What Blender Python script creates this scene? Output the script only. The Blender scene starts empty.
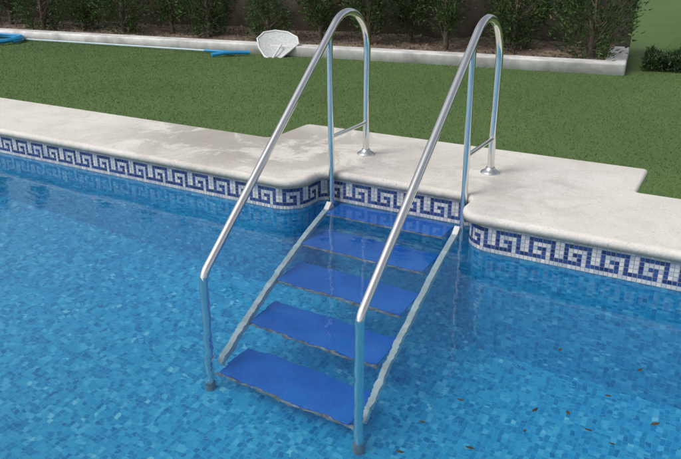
import bpy, bmesh, math, random
import numpy as np
from mathutils import Vector, Matrix
random.seed(7); rng=np.random.default_rng(7)
S=bpy.context.scene
S.view_settings.view_transform='Standard'; S.view_settings.look='None'; S.view_settings.exposure=0

# ---------------------------------------------------------------- helpers
def link(o,parent=None):
    S.collection.objects.link(o)
    if parent: o.parent=parent
    return o
def empty(name,loc=(0,0,0)):
    e=bpy.data.objects.new(name,None); e.location=loc; e.empty_display_size=.1
    return link(e)
def mesh_obj(name,verts,faces,mat=None,parent=None,smooth=False,uvs=None):
    me=bpy.data.meshes.new(name); me.from_pydata(verts,[],faces)
    if uvs is not None:
        ul=me.uv_layers.new(name='UVMap')
        for i,uv in enumerate(uvs): ul.data[i].uv=uv
    if smooth:
        for p in me.polygons: p.use_smooth=True
    if mat: me.materials.append(mat)
    me.update()
    return link(bpy.data.objects.new(name,me),parent)
def tri_cloud(name,V,mat,parent=None):
    n=len(V)//3
    me=bpy.data.meshes.new(name)
    me.vertices.add(3*n); me.vertices.foreach_set('co',V.astype(np.float32).ravel())
    me.loops.add(3*n); me.loops.foreach_set('vertex_index',np.arange(3*n,dtype=np.int32))
    me.polygons.add(n); me.polygons.foreach_set('loop_start',np.arange(0,3*n,3,dtype=np.int32))
    me.polygons.foreach_set('loop_total',np.full(n,3,dtype=np.int32))
    me.update(calc_edges=True); me.materials.append(mat)
    return link(bpy.data.objects.new(name,me),parent)
def tube(name,pts,r,mat,parent=None,cyclic=False,res=6):
    cu=bpy.data.curves.new(name,'CURVE'); cu.dimensions='3D'
    sp=cu.splines.new('POLY'); sp.points.add(len(pts)-1)
    for i,p in enumerate(pts): sp.points[i].co=(*p,1)
    sp.use_cyclic_u=cyclic; cu.bevel_depth=r; cu.bevel_resolution=res; cu.use_fill_caps=True
    sp.use_smooth=True
    cu.materials.append(mat)
    return link(bpy.data.objects.new(name,cu),parent)
def box(name,c,s,mat,parent=None,bev=0.0,rot=None):
    bm=bmesh.new(); bmesh.ops.create_cube(bm,size=1)
    bmesh.ops.scale(bm,vec=s,verts=bm.verts)
    if bev: bmesh.ops.bevel(bm,geom=bm.edges[:],offset=bev,segments=2,affect='EDGES',profile=.6)
    me=bpy.data.meshes.new(name); bm.to_mesh(me); bm.free(); me.materials.append(mat)
    o=bpy.data.objects.new(name,me); o.location=c
    if rot: o.rotation_euler=rot
    return link(o,parent)
def fillet(corners,radii,seg=14):
    out=[Vector(corners[0])]
    for i in range(1,len(corners)-1):
        p=Vector(corners[i]); a=(Vector(corners[i-1])-p).normalized(); b=(Vector(corners[i+1])-p).normalized()
        r=radii[i]
        if r<=0: out.append(p); continue
        ang=a.angle(b); tl=r/math.tan(ang/2)
        c=p+(a+b).normalized()*(r/math.sin(ang/2))
        s=(p+a*tl)-c; e=(p+b*tl)-c; tot=s.angle(e)
        for k in range(seg+1):
            t=k/seg
            v=(s*math.sin((1-t)*tot)+e*math.sin(t*tot))/math.sin(tot)
            out.append(c+v)
    out.append(Vector(corners[-1]))
    return out
class N:
    def __init__(s,name):
        s.m=bpy.data.materials.new(name); s.m.use_nodes=True; s.t=s.m.node_tree
        s.b=s.t.nodes['Principled BSDF']; s.out=s.t.nodes['Material Output']
    def n(s,ty,**kw):
        x=s.t.nodes.new(ty)
        for k,v in kw.items(): setattr(x,k,v)
        return x
    def l(s,a,b): s.t.links.new(a,b)
    def co(s,kind='Object'):
        return s.n('ShaderNodeTexCoord').outputs[kind]
    def noise(s,scale,detail=4,rough=.6,vec=None,dist=0):
        x=s.n('ShaderNodeTexNoise'); x.inputs['Scale'].default_value=scale
        x.inputs['Detail'].default_value=detail; x.inputs['Roughness'].default_value=rough
        x.inputs['Distortion'].default_value=dist
        s.l(vec if vec is not None else s.co(),x.inputs['Vector']); return x.outputs['Fac']
    def ramp(s,fac,stops,const=False):
        r=s.n('ShaderNodeValToRGB'); cr=r.color_ramp
        if const: cr.interpolation='CONSTANT'
        while len(cr.elements)<len(stops): cr.elements.new(.5)
        for e,(p,c) in zip(cr.elements,stops):
            e.position=p; e.color=(c,c,c,1) if isinstance(c,(int,float)) else (*c,1)
        s.l(fac,r.inputs['Fac']); return r.outputs['Color']
    def mix(s,fac,a,b,mode='MIX'):
        x=s.n('ShaderNodeMix'); x.data_type='RGBA'; x.blend_type=mode
        for sock,v in ((x.inputs[0],fac),(x.inputs[6],a),(x.inputs[7],b)):
            if isinstance(v,(int,float)): sock.default_value=v
            elif isinstance(v,tuple): sock.default_value=(*v,1)
            else: s.l(v,sock)
        return x.outputs[2]
    def math(s,op,a,b=None):
        x=s.n('ShaderNodeMath'); x.operation=op
        for i,v in enumerate((a,b)):
            if v is None: continue
            if isinstance(v,(int,float)): x.inputs[i].default_value=v
            else: s.l(v,x.inputs[i])
        return x.outputs[0]
    def bump(s,h,strength=.5,dist=.01,to=None):
        x=s.n('ShaderNodeBump'); x.inputs['Strength'].default_value=strength; x.inputs['Distance'].default_value=dist
        s.l(h,x.inputs['Height']); s.l(x.outputs[0],to if to is not None else s.b.inputs['Normal']); return x
    def set(s,col=None,rough=None,metal=None,spec=None):
        if col is not None:
            if isinstance(col,tuple): s.b.inputs['Base Color'].default_value=(*col,1)
            else: s.l(col,s.b.inputs['Base Color'])
        if rough is not None:
            if isinstance(rough,(int,float)): s.b.inputs['Roughness'].default_value=rough
            else: s.l(rough,s.b.inputs['Roughness'])
        if metal is not None: s.b.inputs['Metallic'].default_value=metal
        if spec is not None: s.b.inputs['Specular IOR Level'].default_value=spec
        return s.m

# ---------------------------------------------------------------- camera
CX,CY,H=1.969,-3.815,1.39
pitch=math.atan(280/700); yaw=math.radians(29.5)
cam=bpy.data.cameras.new('camera'); co=bpy.data.objects.new('camera',cam); link(co)
cam.sensor_width=36; cam.lens=36*700/681; cam.clip_end=1500; cam.clip_start=.05
co.location=(CX,CY,H); co.rotation_euler=(math.pi/2-pitch,0,yaw); S.camera=co

# ---------------------------------------------------------------- materials
def mosaic_mat():
    m=N('pool_mosaic'); uv=m.co('UV')
    sc=m.n('ShaderNodeVectorMath',operation='SCALE'); sc.inputs['Scale'].default_value=1/0.0235
    m.l(uv,sc.inputs[0])
    fl=m.n('ShaderNodeVectorMath',operation='FLOOR'); m.l(sc.outputs[0],fl.inputs[0])
    fr=m.n('ShaderNodeVectorMath',operation='FRACTION'); m.l(sc.outputs[0],fr.inputs[0])
    wn=m.n('ShaderNodeTexWhiteNoise'); wn.noise_dimensions='2D'; m.l(fl.outputs[0],wn.inputs['Vector'])
    clump=m.noise(.30,2,.5,fl.outputs[0])
    v=m.math('ADD',m.math('MULTIPLY',wn.outputs['Value'],.75),m.math('MULTIPLY',m.math('SUBTRACT',clump,.5),.8))
    v=m.math('ADD',v,.14)
    col=m.ramp(v,[(0,(.004,.23,.53)),(.16,(.012,.30,.61)),(.40,(.024,.385,.70)),(.62,(.045,.46,.76)),(.80,(.10,.56,.82)),(.94,(.24,.69,.87))],True)
    sep=m.n('ShaderNodeSeparateXYZ'); m.l(fr.outputs[0],sep.inputs[0])
    def edge(o): return m.math('MINIMUM',o,m.math('SUBTRACT',1.0,o))
    e=m.math('MINIMUM',edge(sep.outputs[0]),edge(sep.outputs[1]))
    g=m.math('GREATER_THAN',e,.05)
    big=m.ramp(m.noise(.5,3,.5,uv),[(.3,.87),(.7,1.05)])
    c=m.mix(g,(.10,.46,.66),col); c=m.mix(1.0,c,big,'MULTIPLY')
    m.set(c,.35); return m.m
MOS=mosaic_mat()

def water_mat():
    m=N('pool_water'); t=m.t; t.nodes.remove(m.b)
    g=m.n('ShaderNodeBsdfGlass'); g.inputs['IOR'].default_value=1.333; g.inputs['Roughness'].default_value=0
    g.inputs['Color'].default_value=(.88,.975,1,1)
    mp=m.n('ShaderNodeMapping'); mp.inputs['Scale'].default_value=(1,1.6,1); mp.inputs['Rotation'].default_value=(0,0,.5)
    m.l(m.co(),mp.inputs[0])
    a=m.noise(2.2,2,.45,mp.outputs[0],.5); b=m.noise(11,2,.5,mp.outputs[0],.4)
    h=m.math('ADD',a,m.math('MULTIPLY',b,.20))
    m.bump(h,.25,.022,g.inputs['Normal'])
    m.l(g.outputs[0],m.out.inputs['Surface']); return m.m
WATER=water_mat()

def coping_mat():
    m=N('coping_stone'); c=m.co()
    base=m.ramp(m.noise(1.3,5,.6,c),[(.3,(.65,.615,.56)),(.55,(.75,.72,.665)),(.75,(.81,.785,.74))])
    st=m.ramp(m.noise(2.6,9,.7,c,.8),[(.50,0.0),(.68,1.0)])
    c1=m.mix(m.math('MULTIPLY',st,.38),base,(.44,.40,.34))
    sy=m.n('ShaderNodeSeparateXYZ'); m.l(c,sy.inputs[0])
    sc2=m.n('ShaderNodeMapping'); m.l(c,sc2.inputs[0]); sc2.inputs['Scale'].default_value=(.62,1,1)
    sp=m.n('ShaderNodeVectorMath',operation='DISTANCE'); m.l(sc2.outputs[0],sp.inputs[0]); sp.inputs[1].default_value=(-.52,-.08,.19)
    near=m.ramp(sp.outputs['Value'],[(.35,1.0),(.85,0.0)])
    pat=m.ramp(m.noise(2.4,9,.72,c,.7),[(.43,0.0),(.51,1.0)])
    c2=m.mix(m.math('MULTIPLY',m.math('MULTIPLY',near,pat),.66),c1,(.33,.305,.265))
    sp2=m.n('ShaderNodeVectorMath',operation='DISTANCE'); m.l(c,sp2.inputs[0]); sp2.inputs[1].default_value=(.95,-.25,.19)
    near2=m.ramp(sp2.outputs['Value'],[(.1,1.0),(.7,0.0)])
    pat2=m.ramp(m.noise(3.6,9,.7,c,.6),[(.46,0.0),(.58,1.0)])
    c2=m.mix(m.math('MULTIPLY',m.math('MULTIPLY',near2,pat2),.35),c2,(.40,.365,.31))
    fine=m.ramp(m.noise(140,3,.7,c),[(.3,.85),(.62,1.03)])
    c3=m.mix(1.0,c2,fine,'MULTIPLY')
    pits=m.ramp(m.noise(60,2,.5,c),[(.24,.65),(.33,1.0)])
    c3=m.mix(1.0,c3,pits,'MULTIPLY')
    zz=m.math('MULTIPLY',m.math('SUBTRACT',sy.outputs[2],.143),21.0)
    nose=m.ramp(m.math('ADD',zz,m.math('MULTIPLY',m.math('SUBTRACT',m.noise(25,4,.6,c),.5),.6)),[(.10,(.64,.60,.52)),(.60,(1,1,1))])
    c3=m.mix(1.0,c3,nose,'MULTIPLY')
    m.set(c3,.85,spec=.25)
    m.bump(m.math('ADD',m.noise(150,4,.7,c),m.math('MULTIPLY',m.noise(12,4,.6,c),2.0)),.35,.004)
    return m.m
COP=coping_mat()

def simple(name,a,b,scale,rough=.7,bs=.4,bd=.01,detail=5,metal=0,lo=.35,hi=.65,spec=.5):
    m=N(name); c=m.co(); f=m.noise(scale,detail,.65,c)
    m.set(m.ramp(f,[(lo,a),(hi,b)]),rough,metal,spec); m.bump(f,bs,bd); return m.m
SOIL=simple('garden_soil',(.10,.075,.058),(.29,.225,.17),9,.95,.9,.04,8)
KERB=simple('kerb_whitewash',(.48,.47,.46),(.82,.81,.80),5,.8,.3,.006,8)
WALLM=simple('wall_render',(.13,.105,.085),(.30,.25,.205),3,.9,.5,.02,8)
BARK=simple('bark',(.06,.045,.035),(.17,.13,.10),30,.9,.8,.01)
BLUEP=simple('blue_plastic',(.02,.25,.55),(.03,.34,.68),6,.4,.05,.002)
WHITEP=simple('white_plastic',(.62,.64,.64),(.78,.79,.79),12,.45,.1,.002)
NETM=simple('net_mesh',(.42,.45,.45),(.62,.64,.63),45,.7,.6,.006)
POLEM=simple('pole_paint',(.45,.62,.72),(.60,.74,.80),6,.35,.05,.002)
STRG=simple('stringer_enamel',(.46,.48,.47),(.72,.73,.71),14,.5,.2,.002)
UNDER=simple('tread_frame',(.14,.12,.10),(.55,.53,.49),22,.5,.3,.003)
RUB=simple('foot_cap',(.20,.22,.24),(.34,.36,.38),22,.5,.3,.003)
BRK=simple('bracket_paint',(.22,.26,.30),(.36,.40,.44),22,.5,.3,.003)
LEAFD=simple('dead_leaf',(.02,.02,.008),(.07,.05,.02),30,.7,.2,.002)

def turf_mats():
    m=N('turf_blades'); gi=m.n('ShaderNodeNewGeometry')
    col=m.ramp(gi.outputs['Random Per Island'],[(0,(.085,.142,.047)),(.5,(.103,.170,.057)),(.85,(.125,.198,.068)),(1,(.17,.21,.09))])
    big=m.ramp(m.noise(.9,5,.65),[(.3,.88),(.7,1.10)])
    m.set(m.mix(1.0,col,big,'MULTIPLY'),.6,spec=.25)
    g=N('turf_base'); c=g.co()
    f=g.noise(70,5,.75,c); base=g.ramp(f,[(.3,(.078,.130,.043)),(.7,(.112,.178,.060))])
    big=g.ramp(g.noise(.9,5,.65,c),[(.3,.88),(.7,1.10)])
    g.set(g.mix(1.0,base,big,'MULTIPLY'),.9,spec=.2); g.bump(f,.4,.01)
    return m.m,g.m
TURFB,TURF=turf_mats()

def foliage(name,stops):
    m=N(name); gi=m.n('ShaderNodeNewGeometry')
    col=m.ramp(gi.outputs['Random Per Island'],stops)
    v=m.ramp(m.noise(4.5,3,.6),[(.32,.45),(.68,1.35)])
    m.set(m.mix(1.0,col,v,'MULTIPLY'),.6,spec=.3)
    return m.m
FOL=foliage('cypress_foliage',[(0,(.022,.050,.014)),(.6,(.055,.11,.03)),(.9,(.10,.17,.05)),(1,(.13,.13,.06))])
FOLD=foliage('hedge_foliage',[(0,(.012,.032,.010)),(.6,(.030,.065,.020)),(1,(.06,.11,.03))])

st=N('polished_steel'); sc_=st.noise(6,4,.6)
st.set((.76,.76,.75),st.ramp(sc_,[(.3,.06),(.7,.15)]),1.0); STEEL=st.m

tr=N('tread_plastic'); c=tr.co()
w=tr.n('ShaderNodeTexVoronoi'); w.inputs['Scale'].default_value=95; w.inputs['Randomness'].default_value=.1; tr.l(c,w.inputs['Vector'])
f=tr.noise(5,5,.6,c)
dirt=tr.ramp(f,[(.3,(.015,.17,.68)),(.7,(.035,.26,.84))])
dots=tr.ramp(w.outputs['Distance'],[(.2,1.0),(.5,.82)])
tr.set(tr.mix(1.0,dirt,dots,'MULTIPLY'),.4); tr.bump(w.outputs['Distance'],.5,.003); TREAD=tr.m

# ---------------------------------------------------------------- pool shape
D=.19
X0,X1,YB=-12.0,6.5,-9.0
YM,YR=-.69,-.40
RL,RR=-.09,.90
def front_path(off,x0,x1):
    ym=YM-off; yr=YR-off; l=RL+off; r=RR-off
    c=[(x0,ym,0),(l,ym,0),(l,yr,0),(r,yr,0),(r,ym,0),(x1,ym,0)]
    return fillet(c,[0,.16-off,.07+off*.6,.07+off*.6,.16-off,0],10)
wall=front_path(0,X0,X1)
ZF=-1.12
out=[(p.x,p.y) for p in wall]+[(X1,YB),(X0,YB)]
vs=[];fs=[];uv=[];s=0
n=len(out)
for i in range(n):
    a=out[i]; b=out[(i+1)%n]; L=math.dist(a,b); k=len(vs)
    vs+=[(a[0],a[1],ZF),(a[0],a[1],.146),(b[0],b[1],.146),(b[0],b[1],ZF)]
    fs.append((k,k+1,k+2,k+3)); uv+=[(s,ZF),(s,.146),(s+L,.146),(s+L,ZF)]; s+=L
k=len(vs); vs+=[(x,y,ZF) for x,y in out]; fs.append(tuple(range(k+n-1,k-1,-1))); uv+=[(out[i-k][0],out[i-k][1]) for i in range(k+n-1,k-1,-1)]
basin=mesh_obj('swimming_pool',vs,fs,MOS,uvs=uv)
wv=[(x,y,0) for x,y in out]
wob=mesh_obj('water',wv,[tuple(range(n-1,-1,-1))],WATER)

key=["........",
     "######..",
     "#....#..",
     "#.##.#..",
     "#..#.#..",
     "####.###",
     "........"]
def tile_m(name,a,b):
    m=N(name); gi=m.n('ShaderNodeNewGeometry'); m.set(m.ramp(gi.outputs['Random Per Island'],[(0,a),(1,b)]),.2); return m.m
NAVY=tile_m('navy_tessera',(.010,.028,.13),(.035,.085,.29)); PALE=tile_m('pale_tessera',(.38,.44,.54),(.72,.70,.67))
GROUT=simple('grout',(.34,.33,.31),(.46,.44,.41),20)
band=empty('meander_tile_band')
ts=.0205
def band_on(path,name):
    d=[0]
    for i in range(1,len(path)): d.append(d[-1]+(path[i]-path[i-1]).length)
    cols=int(d[-1]/ts); vs=[];fs=[];mi=[]
    import bisect
    def at2(t):
        i=min(max(bisect.bisect_left(d,t),1),len(d)-1)
        return path[i-1].lerp(path[i],(t-d[i-1])/max(1e-9,d[i]-d[i-1]))
    for cI in range(cols):
        jx=random.uniform(-.0004,.0004)
        a=at2(cI*ts+.0013+jx); b=at2((cI+1)*ts-.0013+jx)
        for r in range(7):
            jz=random.uniform(-.0006,.0006)
            zt=.1435-r*ts+jz; k=len(vs)
            vs+=[(a.x,a.y,zt-ts+.0026),(b.x,b.y,zt-ts+.0026),(b.x,b.y,zt),(a.x,a.y,zt)]
            fs.append((k,k+1,k+2,k+3)); mi.append(0 if key[r][cI%8]=='#' else 1)
    o=mesh_obj(name,vs,fs,None,band); o.data.materials.append(NAVY); o.data.materials.append(PALE)
    o.data.polygons.foreach_set('material_index',mi)
p3=front_path(.005,X0+.01,X1-.01); band_on(p3,'tesserae')
p2=front_path(.003,X0+.01,X1-.01)
vs=[];fs=[]
for i,p in enumerate(p2): vs+=[(p.x,p.y,-.003),(p.x,p.y,.1455)]
for i in range(len(p2)-1): fs.append((2*i,2*i+2,2*i+3,2*i+1))
mesh_obj('grout_bed',vs,fs,GROUT,band)

cp=front_path(.03,X0-.4,X1+.4)
poly=[(p.x,p.y) for p in cp]
back=fillet([(X1+.4,.05,0),(1.6,.05,0),(1.6,.53,0),(-.77,.53,0),(-.77,.05,0),(X0-.4,.05,0)],[0,.02,.03,.05,.05,0],5)
poly+=[(p.x,p.y) for p in back]
def slab(name,poly,z0,z1,mat,parent=None,bev=.02,seg=4):
    bm=bmesh.new(); v=[bm.verts.new((x,y,z0)) for x,y in poly]; f=bm.faces.new(v)
    r=bmesh.ops.extrude_face_region(bm,geom=[f]); nv=[e for e in r['geom'] if isinstance(e,bmesh.types.BMVert)]
    bmesh.ops.translate(bm,vec=(0,0,z1-z0),verts=nv); bmesh.ops.recalc_face_normals(bm,faces=bm.faces)
    es=[e for e in bm.edges if all(abs(q.co.z-z1)<1e-5 for q in e.verts)]
    if bev: bmesh.ops.bevel(bm,geom=es,offset=bev,segments=seg,affect='EDGES',profile=.5)
    for f in bm.faces: f.smooth=abs(f.normal.z)<.98
    me=bpy.data.meshes.new(name); bm.to_mesh(me); bm.free(); me.materials.append(mat)
    return link(bpy.data.objects.new(name,me),parent)
cop=empty('pool_coping')
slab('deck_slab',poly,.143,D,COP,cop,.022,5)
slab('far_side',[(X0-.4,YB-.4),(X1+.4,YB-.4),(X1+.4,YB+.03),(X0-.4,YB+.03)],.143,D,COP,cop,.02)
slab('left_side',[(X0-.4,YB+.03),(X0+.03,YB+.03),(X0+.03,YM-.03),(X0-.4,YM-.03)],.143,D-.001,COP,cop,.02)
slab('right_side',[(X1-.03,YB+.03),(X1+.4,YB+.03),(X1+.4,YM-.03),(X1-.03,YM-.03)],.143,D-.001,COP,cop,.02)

# ---------------------------------------------------------------- lawn
G=.172; B=400
hx0,hx1,hy0,hy1=X0-.2,X1+.2,YB-.2,-.25
vs=[(-B,-B,G),(B,-B,G),(B,B,G),(-B,B,G),(hx0,hy0,G),(hx1,hy0,G),(hx1,hy1,G),(hx0,hy1,G)]
mesh_obj('lawn',vs,[(0,1,5,4),(1,2,6,5),(2,3,7,6),(3,0,4,7)],TURF)
def kerb_y(x): return 3.90+.125*x
KX=.90
nb=460000
px=rng.uniform(-10.5,6,nb); py=rng.uniform(.05,8,nb)
keep=((py<kerb_y(px)-.01)|((px>KX+.13)))&~((px>-.765)&(px<1.595)&(py<.54))&((py<5)|(rng.random(nb)<.5))
px=px[keep];py=py[keep];nb=len(px)
hh=rng.uniform(.006,.014,nb); an=rng.uniform(0,math.tau,nb); ww=rng.uniform(.0015,.003,nb)*1.2
tx=rng.normal(0,.008,nb); ty=rng.normal(0,.008,nb)
V=np.zeros((nb,3,3)); V[:,0]=np.stack([px-np.cos(an)*ww,py-np.sin(an)*ww,np.full(nb,G-.001)],1)
V[:,1]=np.stack([px+np.cos(an)*ww,py+np.sin(an)*ww,np.full(nb,G-.001)],1)
V[:,2]=np.stack([px+tx,py+ty,G+hh],1)
tri_cloud('grass',V.reshape(-1,3),TURFB)

# ---------------------------------------------------------------- planting bed, kerb, wall
th=math.atan(.125); ux,uy=math.cos(th),math.sin(th)
def bl(s_,d_,z=0):
    return (KX+s_*ux-d_*uy, kerb_y(KX)+s_*uy+d_*ux, z)
kb=empty('garden_kerb')
pts=[bl(-16,0)[:2],bl(0,0)[:2],bl(.02,.05)[:2],bl(.02,1.5)[:2],bl(-.2,1.5)[:2],bl(-.2,.24)[:2],bl(-16,.24)[:2]]
slab('kerb_run',pts,G-.05,G+.12,KERB,kb,.018,3)
nx,ny=160,14; vs=[];fs=[]
for i in range(nx+1):
    for j in range(ny+1):
        s_=-16+i*(15.85/nx); d_=.2+j*(1.5/ny)
        p=bl(s_,d_); z=G+.065+.05*math.sin(s_*5+d_*7)*math.sin(d_*4+s_*2)*.4+random.uniform(-.012,.012)+.05*d_
        vs.append((p[0],p[1],z))
for i in range(nx):
    for j in range(ny):
        a=i*(ny+1)+j; fs.append((a,a+ny+1,a+ny+2,a+1))
mesh_obj('soil',vs,fs,SOIL,smooth=True)
gw=empty('garden_wall')
pts=[bl(-16,1.5)[:2],bl(.02,1.5)[:2],bl(.02,1.7)[:2],bl(-16,1.7)[:2]]
slab('wall_body',pts,0,1.25,WALLM,gw,.01,2)
pts=[bl(-16.02,1.46)[:2],bl(.05,1.46)[:2],bl(.05,1.74)[:2],bl(-16.02,1.74)[:2]]
slab('wall_cap',pts,1.252,1.31,WALLM,gw,.01,2)

def leaf_tris(cent,nrm,size,up=.6):
    n=len(cent)
    d=nrm+rng.normal(0,.55,(n,3)); d[:,2]+=up; d/=np.linalg.norm(d,axis=1)[:,None]
    s=rng.normal(0,1,(n,3)); s-= (s*d).sum(1)[:,None]*d; s/=np.linalg.norm(s,axis=1)[:,None]
    L=rng.uniform(.6,1.4,n)[:,None]*size; W=L*rng.uniform(.13,.24,n)[:,None]
    V=np.zeros((n,3,3)); V[:,0]=cent-s*W; V[:,1]=cent+s*W; V[:,2]=cent+d*L
    return V.reshape(-1,3)
def make_tree_mesh(seed,base,Ht,R):
    r=np.random.default_rng(seed); C=[];Nn=[]
    limbs=[]
    ncl=int(150*Ht/2.6)
    for i in range(ncl):
        z=base+(Ht-base)*r.random()**1.05; f=(z-base)/(Ht-base)
        prof=R*(min(1,.35+f*4))*(1-f)**.55*r.uniform(.55,1.12)
        a=r.uniform(0,math.tau); cpos=np.array([math.cos(a)*prof,math.sin(a)*prof,z])
        if r.random()<.35: limbs.append((cpos,max(.1,z-.35*r.random()-.1)))
        k=int(r.uniform(60,115)); q=r.normal(0,1,(k,3))*np.array([.05,.05,.11])
        C.append(cpos+q); o=np.array([math.cos(a),math.sin(a),.25]); Nn.append(np.repeat(o[None],k,0)+q*3)
    return np.concatenate(C),np.concatenate(Nn),limbs
variants=[]
for sd,(bs,ht,R) in enumerate([(.16,2.3,.37),(.28,2.4,.33),(.04,2.2,.42),(.34,2.5,.30)]):
    C,Nn,limbs=make_tree_mesh(sd+3,bs,ht,R)
    variants.append((leaf_tris(C,Nn,.042),limbs,ht))
tree_mesh_cache={}
def add_tree(loc,vi,scale=1.0,rot=0):
    e=empty('cypress_tree',loc); e.rotation_euler=(0,0,rot); e.scale=(scale,)*3
    Vv,limbs,ht=variants[vi]
    if vi not in tree_mesh_cache:
        o=tri_cloud('foliage',Vv,FOL,e); tree_mesh_cache[vi]=[o.data]
        cu=bpy.data.curves.new('trunk','CURVE'); cu.dimensions='3D'; cu.bevel_depth=1; cu.bevel_resolution=2
        sp=cu.splines.new('POLY'); sp.points.add(8)
        rr=random.Random(vi)
        for i in range(9):
            f=i/8; sp.points[i].co=(rr.uniform(-.015,.015),rr.uniform(-.015,.015),-.1+f*(ht*.95+.1),1); sp.points[i].radius=.034*(1-f)**.8+.004
        for (c_,z0) in limbs:
            sp=cu.splines.new('POLY'); sp.points.add(2)
            for i,(f,rad) in enumerate([(0,.011),(.5,.008),(1,.003)]):
                sp.points[i].co=(c_[0]*f,c_[1]*f,z0+(c_[2]-z0)*f,1); sp.points[i].radius=rad
        cu.materials.append(BARK); tree_mesh_cache[vi].append(cu)
        link(bpy.data.objects.new('trunk',cu),e)
    else:
        link(bpy.data.objects.new('foliage',tree_mesh_cache[vi][0]),e)
        link(bpy.data.objects.new('trunk',tree_mesh_cache[vi][1]),e)
spos=[(-.36,.50,2,1.12),(-1.25,.8,0,1.0),(-2.05,.65,3,1.0),(-2.60,.95,1,1.0),(-3.05,.65,1,1.0),(-3.75,.75,1,.95),(-4.45,.6,2,.8),
      (-5.4,.65,0,1.0),(-6.1,.8,1,1.0),(-6.8,.6,2,1.0),(-7.6,.7,0,1.0),(-8.3,.6,2,1.0),(-9.1,.75,1,1.0),(-9.9,.6,0,1),(-10.7,.7,3,1),(-11.6,.7,2,1)]
for s_,d_,vi,sc in spos:
    add_tree(bl(s_,d_,G+.07),vi,sc*random.uniform(.93,1.07),random.uniform(0,6.28))
for x,y,vi,sc in [(1.9,8.3,2,1.3),(2.9,9.0,0,1.3),(4.0,9.2,2,1.4),(5.2,9.4,0,1.3),(3.4,10.2,2,1.6),(2.2,10.3,0,1.6)]:
    add_tree((x,y,G),vi,sc,random.uniform(0,6.28))
n=30000
hp=np.stack([rng.uniform(0,1,n)*4.0+1.02,4.62+rng.uniform(-.22,.22,n),G+rng.uniform(0,1,n)**.8*.20],1)
hp[:,1]+=(hp[:,0]-1)*.125; hp[:,2]=G+(hp[:,2]-G)*(1+.22*np.sin(hp[:,0]*9)+.15*np.sin(hp[:,0]*23+hp[:,1]*11))
tri_cloud('low_hedge',leaf_tris(hp,rng.normal(0,.4,(n,3)),.04),FOLD)
n=5000
s_=rng.uniform(-14,-.25,n); d_=rng.uniform(.26,1.4,n)
lp=np.stack([KX+s_*ux-d_*uy,kerb_y(KX)+s_*uy+d_*ux,G+.085+.05*d_+rng.uniform(-.01,.02,n)],1)
LIT=foliage('leaf_litter_mat',[(0,(.06,.04,.025)),(.6,(.16,.12,.08)),(1,(.28,.22,.15))])
tri_cloud('leaf_litter',leaf_tris(lp,rng.normal(0,1,(n,3)),.035,0),LIT)

# ---------------------------------------------------------------- pool steps with handrails
lad=empty('pool_steps_ladder')
W=.81; RT=.0205; yf=-1.61; ym=-.455; yr0=-.01; zb=.008; sl=(1.340-zb)/(yr0-yf)
def railpts(x):
    B_=(x,yf,zb); C_=(x,yr0,zb+sl*(yr0-yf))
    return fillet([(x,yf,-1.05),B_,C_,(x,yr0,D+.002)],[0,.095,.24,0],22)
for nm,x in (('left',0),('right',W)):
    tube('handrail_'+nm,railpts(x),RT,STEEL,lad,res=10)
    zt=zb+sl*(ym-yf)-.01
    tube('support_post_'+nm,[(x+.012,ym,-.16),(x,ym,zt)],.0175,STEEL,lad,res=8)
    tube('cross_bar_'+nm,[(x,ym,.395),(x,yr0,.395)],.012,STEEL,lad,res=6)
    prof=[(.056,0),(.056,.006),(.050,.012),(.034,.020),(.027,.028),(.025,.036),(.0,.036)]
    vs=[];fs=[];K=32
    for (r,z) in prof:
        for k in range(K): a=math.tau*k/K; vs.append((x+r*math.cos(a),yr0+r*math.sin(a),D+z))
    for i in range(len(prof)-1):
        for k in range(K): fs.append((i*K+k,i*K+(k+1)%K,(i+1)*K+(k+1)%K,(i+1)*K+k))
    mesh_obj('flange_'+nm,vs,fs,STEEL,lad,smooth=True)
zt0,drop,run=-.025,.232,.25
def prism(name,p0,p1,w,h,mat):
    a=Vector(p0); b=Vector(p1); d=b-a; L=d.length
    ang=math.atan2(d.z,d.y)
    return box(name,((a+b)/2)[:],(w,L,h),mat,lad,.004,(ang,0,0))
ytf=-.60
for nm,x,px_ in (('left',.028,0),('right',W+.002,W)):
    prism('stringer_'+nm,(x,ytf+.10,zt0+.040),(x,ytf-4*run+.03,zt0-4*drop+.03),.032,.05,STRG)
    tube('foot_'+nm,[(px_,yf,-1.045),(px_,yf,ZF+.002)],.023,RUB,lad)
    tube('hinge_bracket_'+nm,[(px_,yf,-.97),(.07 if nm=='left' else W-.06,yf+.02,-.97)],.010,BRK,lad)
for i in range(5):
    y=ytf-i*run; z=zt0-i*drop
    dep=.235 if i else .188
    box('tread_%d'%(i+1),(W/2,y+dep/2,z),(W-.095,dep,.014),TREAD,lad,.004)
    box('tread_nosing_%d'%(i+1),(W/2,y+.004,z-.018),(W-.09,.014,.018),UNDER,lad,.003)
    box('tread_back_%d'%(i+1),(W/2,y+dep-.01,z-.022),(W-.09,.016,.026),UNDER,lad,.003)

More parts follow.
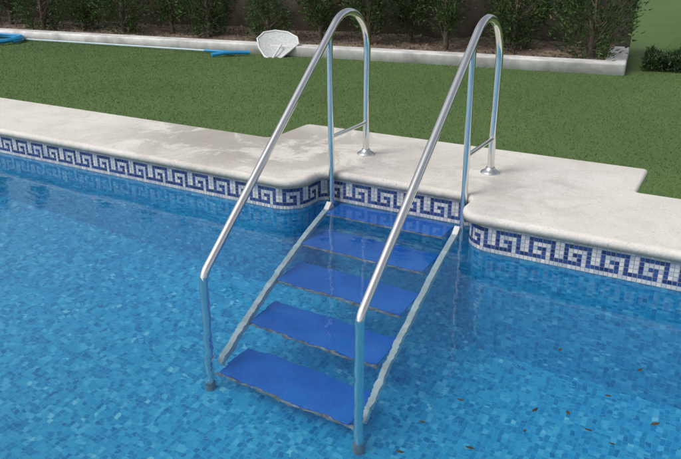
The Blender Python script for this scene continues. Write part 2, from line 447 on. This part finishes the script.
# ---------------------------------------------------------------- cleaning gear on the lawn
pole=empty('telescopic_pole')
tube('shaft',[(-7.1,kerb_y(-7.1)-.10,G+.03),(-5.4,kerb_y(-5.4)-.13,G+.03),(-3.75,kerb_y(-3.75)-.20,G+.035)],.011,POLEM,pole)
tube('grip',[(-3.98,kerb_y(-3.98)-.19,G+.035),(-3.68,kerb_y(-3.68)-.203,G+.035)],.017,BLUEP,pole)
br=empty('pool_brush')
bx,by=-3.50,kerb_y(-3.50)-.30
tube('head',[(bx-.16,by-.20,G+.03),(bx-.07,by-.08,G+.045),(bx+.04,by+.04,G+.045),(bx+.16,by+.14,G+.04)],.024,BLUEP,br)
tube('socket',[(bx-.24,by+.07,G+.035),(bx-.02,by,G+.045)],.020,BLUEP,br)
tube('yoke',[(bx-.14,by+.04,G+.035),(bx-.08,by-.12,G+.04)],.009,BLUEP,br)
tube('yoke_far',[(bx-.14,by+.04,G+.035),(bx+.07,by+.09,G+.04)],.009,BLUEP,br)
net=empty('skimmer_net')
nl=Vector((-3.06,kerb_y(-3.06)-.05,G+.115)); tilt=math.radians(36)
def nP(a,b,c=0):
    a*=1.25; b*=1.25
    v=Vector((a,b*math.cos(tilt)-c*math.sin(tilt),b*math.sin(tilt)+c*math.cos(tilt)))
    v.rotate(Matrix.Rotation(.35,3,'Z')); return nl+v
rim=[(-.21,.10),(-.16,.19),(-.05,.22),(.08,.20),(.19,.13),(.22,.04),(.15,-.06),(.07,-.17),(-.02,-.19),(-.09,-.14),(-.17,-.02)]
tube('rim',[nP(a,b) for a,b in rim],.012,WHITEP,net,cyclic=True)
tube('neck',[nP(.05,.02,.004),nP(.0,-.17,.004),nP(-.03,-.26)],.013,WHITEP,net)
vs=[nP(0,.03,-.06)];fs=[];R_=len(rim)
for ring in (.5,1.0):
    for a,b in rim: vs.append(nP(a*ring,.03+(b-.03)*ring,-.045 if ring<1 else 0))
for k in range(R_):
    k2=(k+1)%R_; fs.append((0,1+k,1+k2)); fs.append((1+k,1+R_+k,1+R_+k2,1+k2))
mesh_obj('netting',[v[:] for v in vs],fs,NETM,net,smooth=True)
hose=empty('garden_hose')
hp=[]
for i in range(150):
    a=i/149*math.tau*3.6; r=.42-.03*math.sin(a*.3)-.012*i/40
    hp.append((-7.30+r*math.cos(a),2.62+r*.9*math.sin(a),G+.03+.012*(i/149*3.6)+.006*math.sin(a*3)))
tube('coil',hp,.021,BLUEP,hose)

# ---------------------------------------------------------------- leaves floating in the pool
def pix(u,v,z):
    a=u-340.5;b=v-229.5;F=650-.3714*b;Dn=260+.9285*b;t=(H-z)/Dn
    return (CX+t*(-.4924*F+.8704*a),CY+t*(.8704*F+.4924*a),z)
vs=[];fs=[]
for (u,v) in [(422,422),(460,400),(535,410),(568,413),(608,396),(525,431),(588,430),(612,444),(400,452),(640,370),(470,448),(655,424),(560,350)]:
    p=pix(u,v,.003); a=random.uniform(0,6.28); L=random.uniform(.010,.018); Wd=L*.38; k=len(vs)
    ca,sa=math.cos(a),math.sin(a)
    for (q,r,zz) in [(-L,0,.0),(-.3*L,Wd,.002),(.4*L,Wd*.8,.002),(L,0,.004),(.4*L,-Wd*.8,.001),(-.3*L,-Wd,.001)]:
        vs.append((p[0]+q*ca-r*sa,p[1]+q*sa+r*ca,p[2]+zz))
    fs.append(tuple(range(k,k+6)))
mesh_obj('fallen_leaves',vs,fs,LEAFD)

# ---------------------------------------------------------------- light
w=bpy.data.worlds.new('World'); S.world=w; w.use_nodes=True; nt=w.node_tree
bg=nt.nodes['Background']; sky=nt.nodes.new('ShaderNodeTexSky'); sky.sky_type='NISHITA'; sky.sun_disc=False
el,az=math.radians(52),math.radians(215)
sky.sun_elevation=el; sky.sun_rotation=az; sky.dust_density=4; sky.air_density=1.0
hs=nt.nodes.new('ShaderNodeHueSaturation'); hs.inputs['Saturation'].default_value=.38
nt.links.new(sky.outputs[0],hs.inputs['Color']); nt.links.new(hs.outputs[0],bg.inputs['Color']); bg.inputs['Strength'].default_value=.15
sd=bpy.data.lights.new('sun','SUN'); sd.energy=1.05; sd.angle=math.radians(25); sd.color=(1,.96,.90)
so=link(bpy.data.objects.new('sun',sd))
dv=Vector((math.sin(az)*math.cos(el),math.cos(az)*math.cos(el),math.sin(el)))
so.rotation_euler=dv.to_track_quat('Z','Y').to_euler(); so.location=(0,0,10)
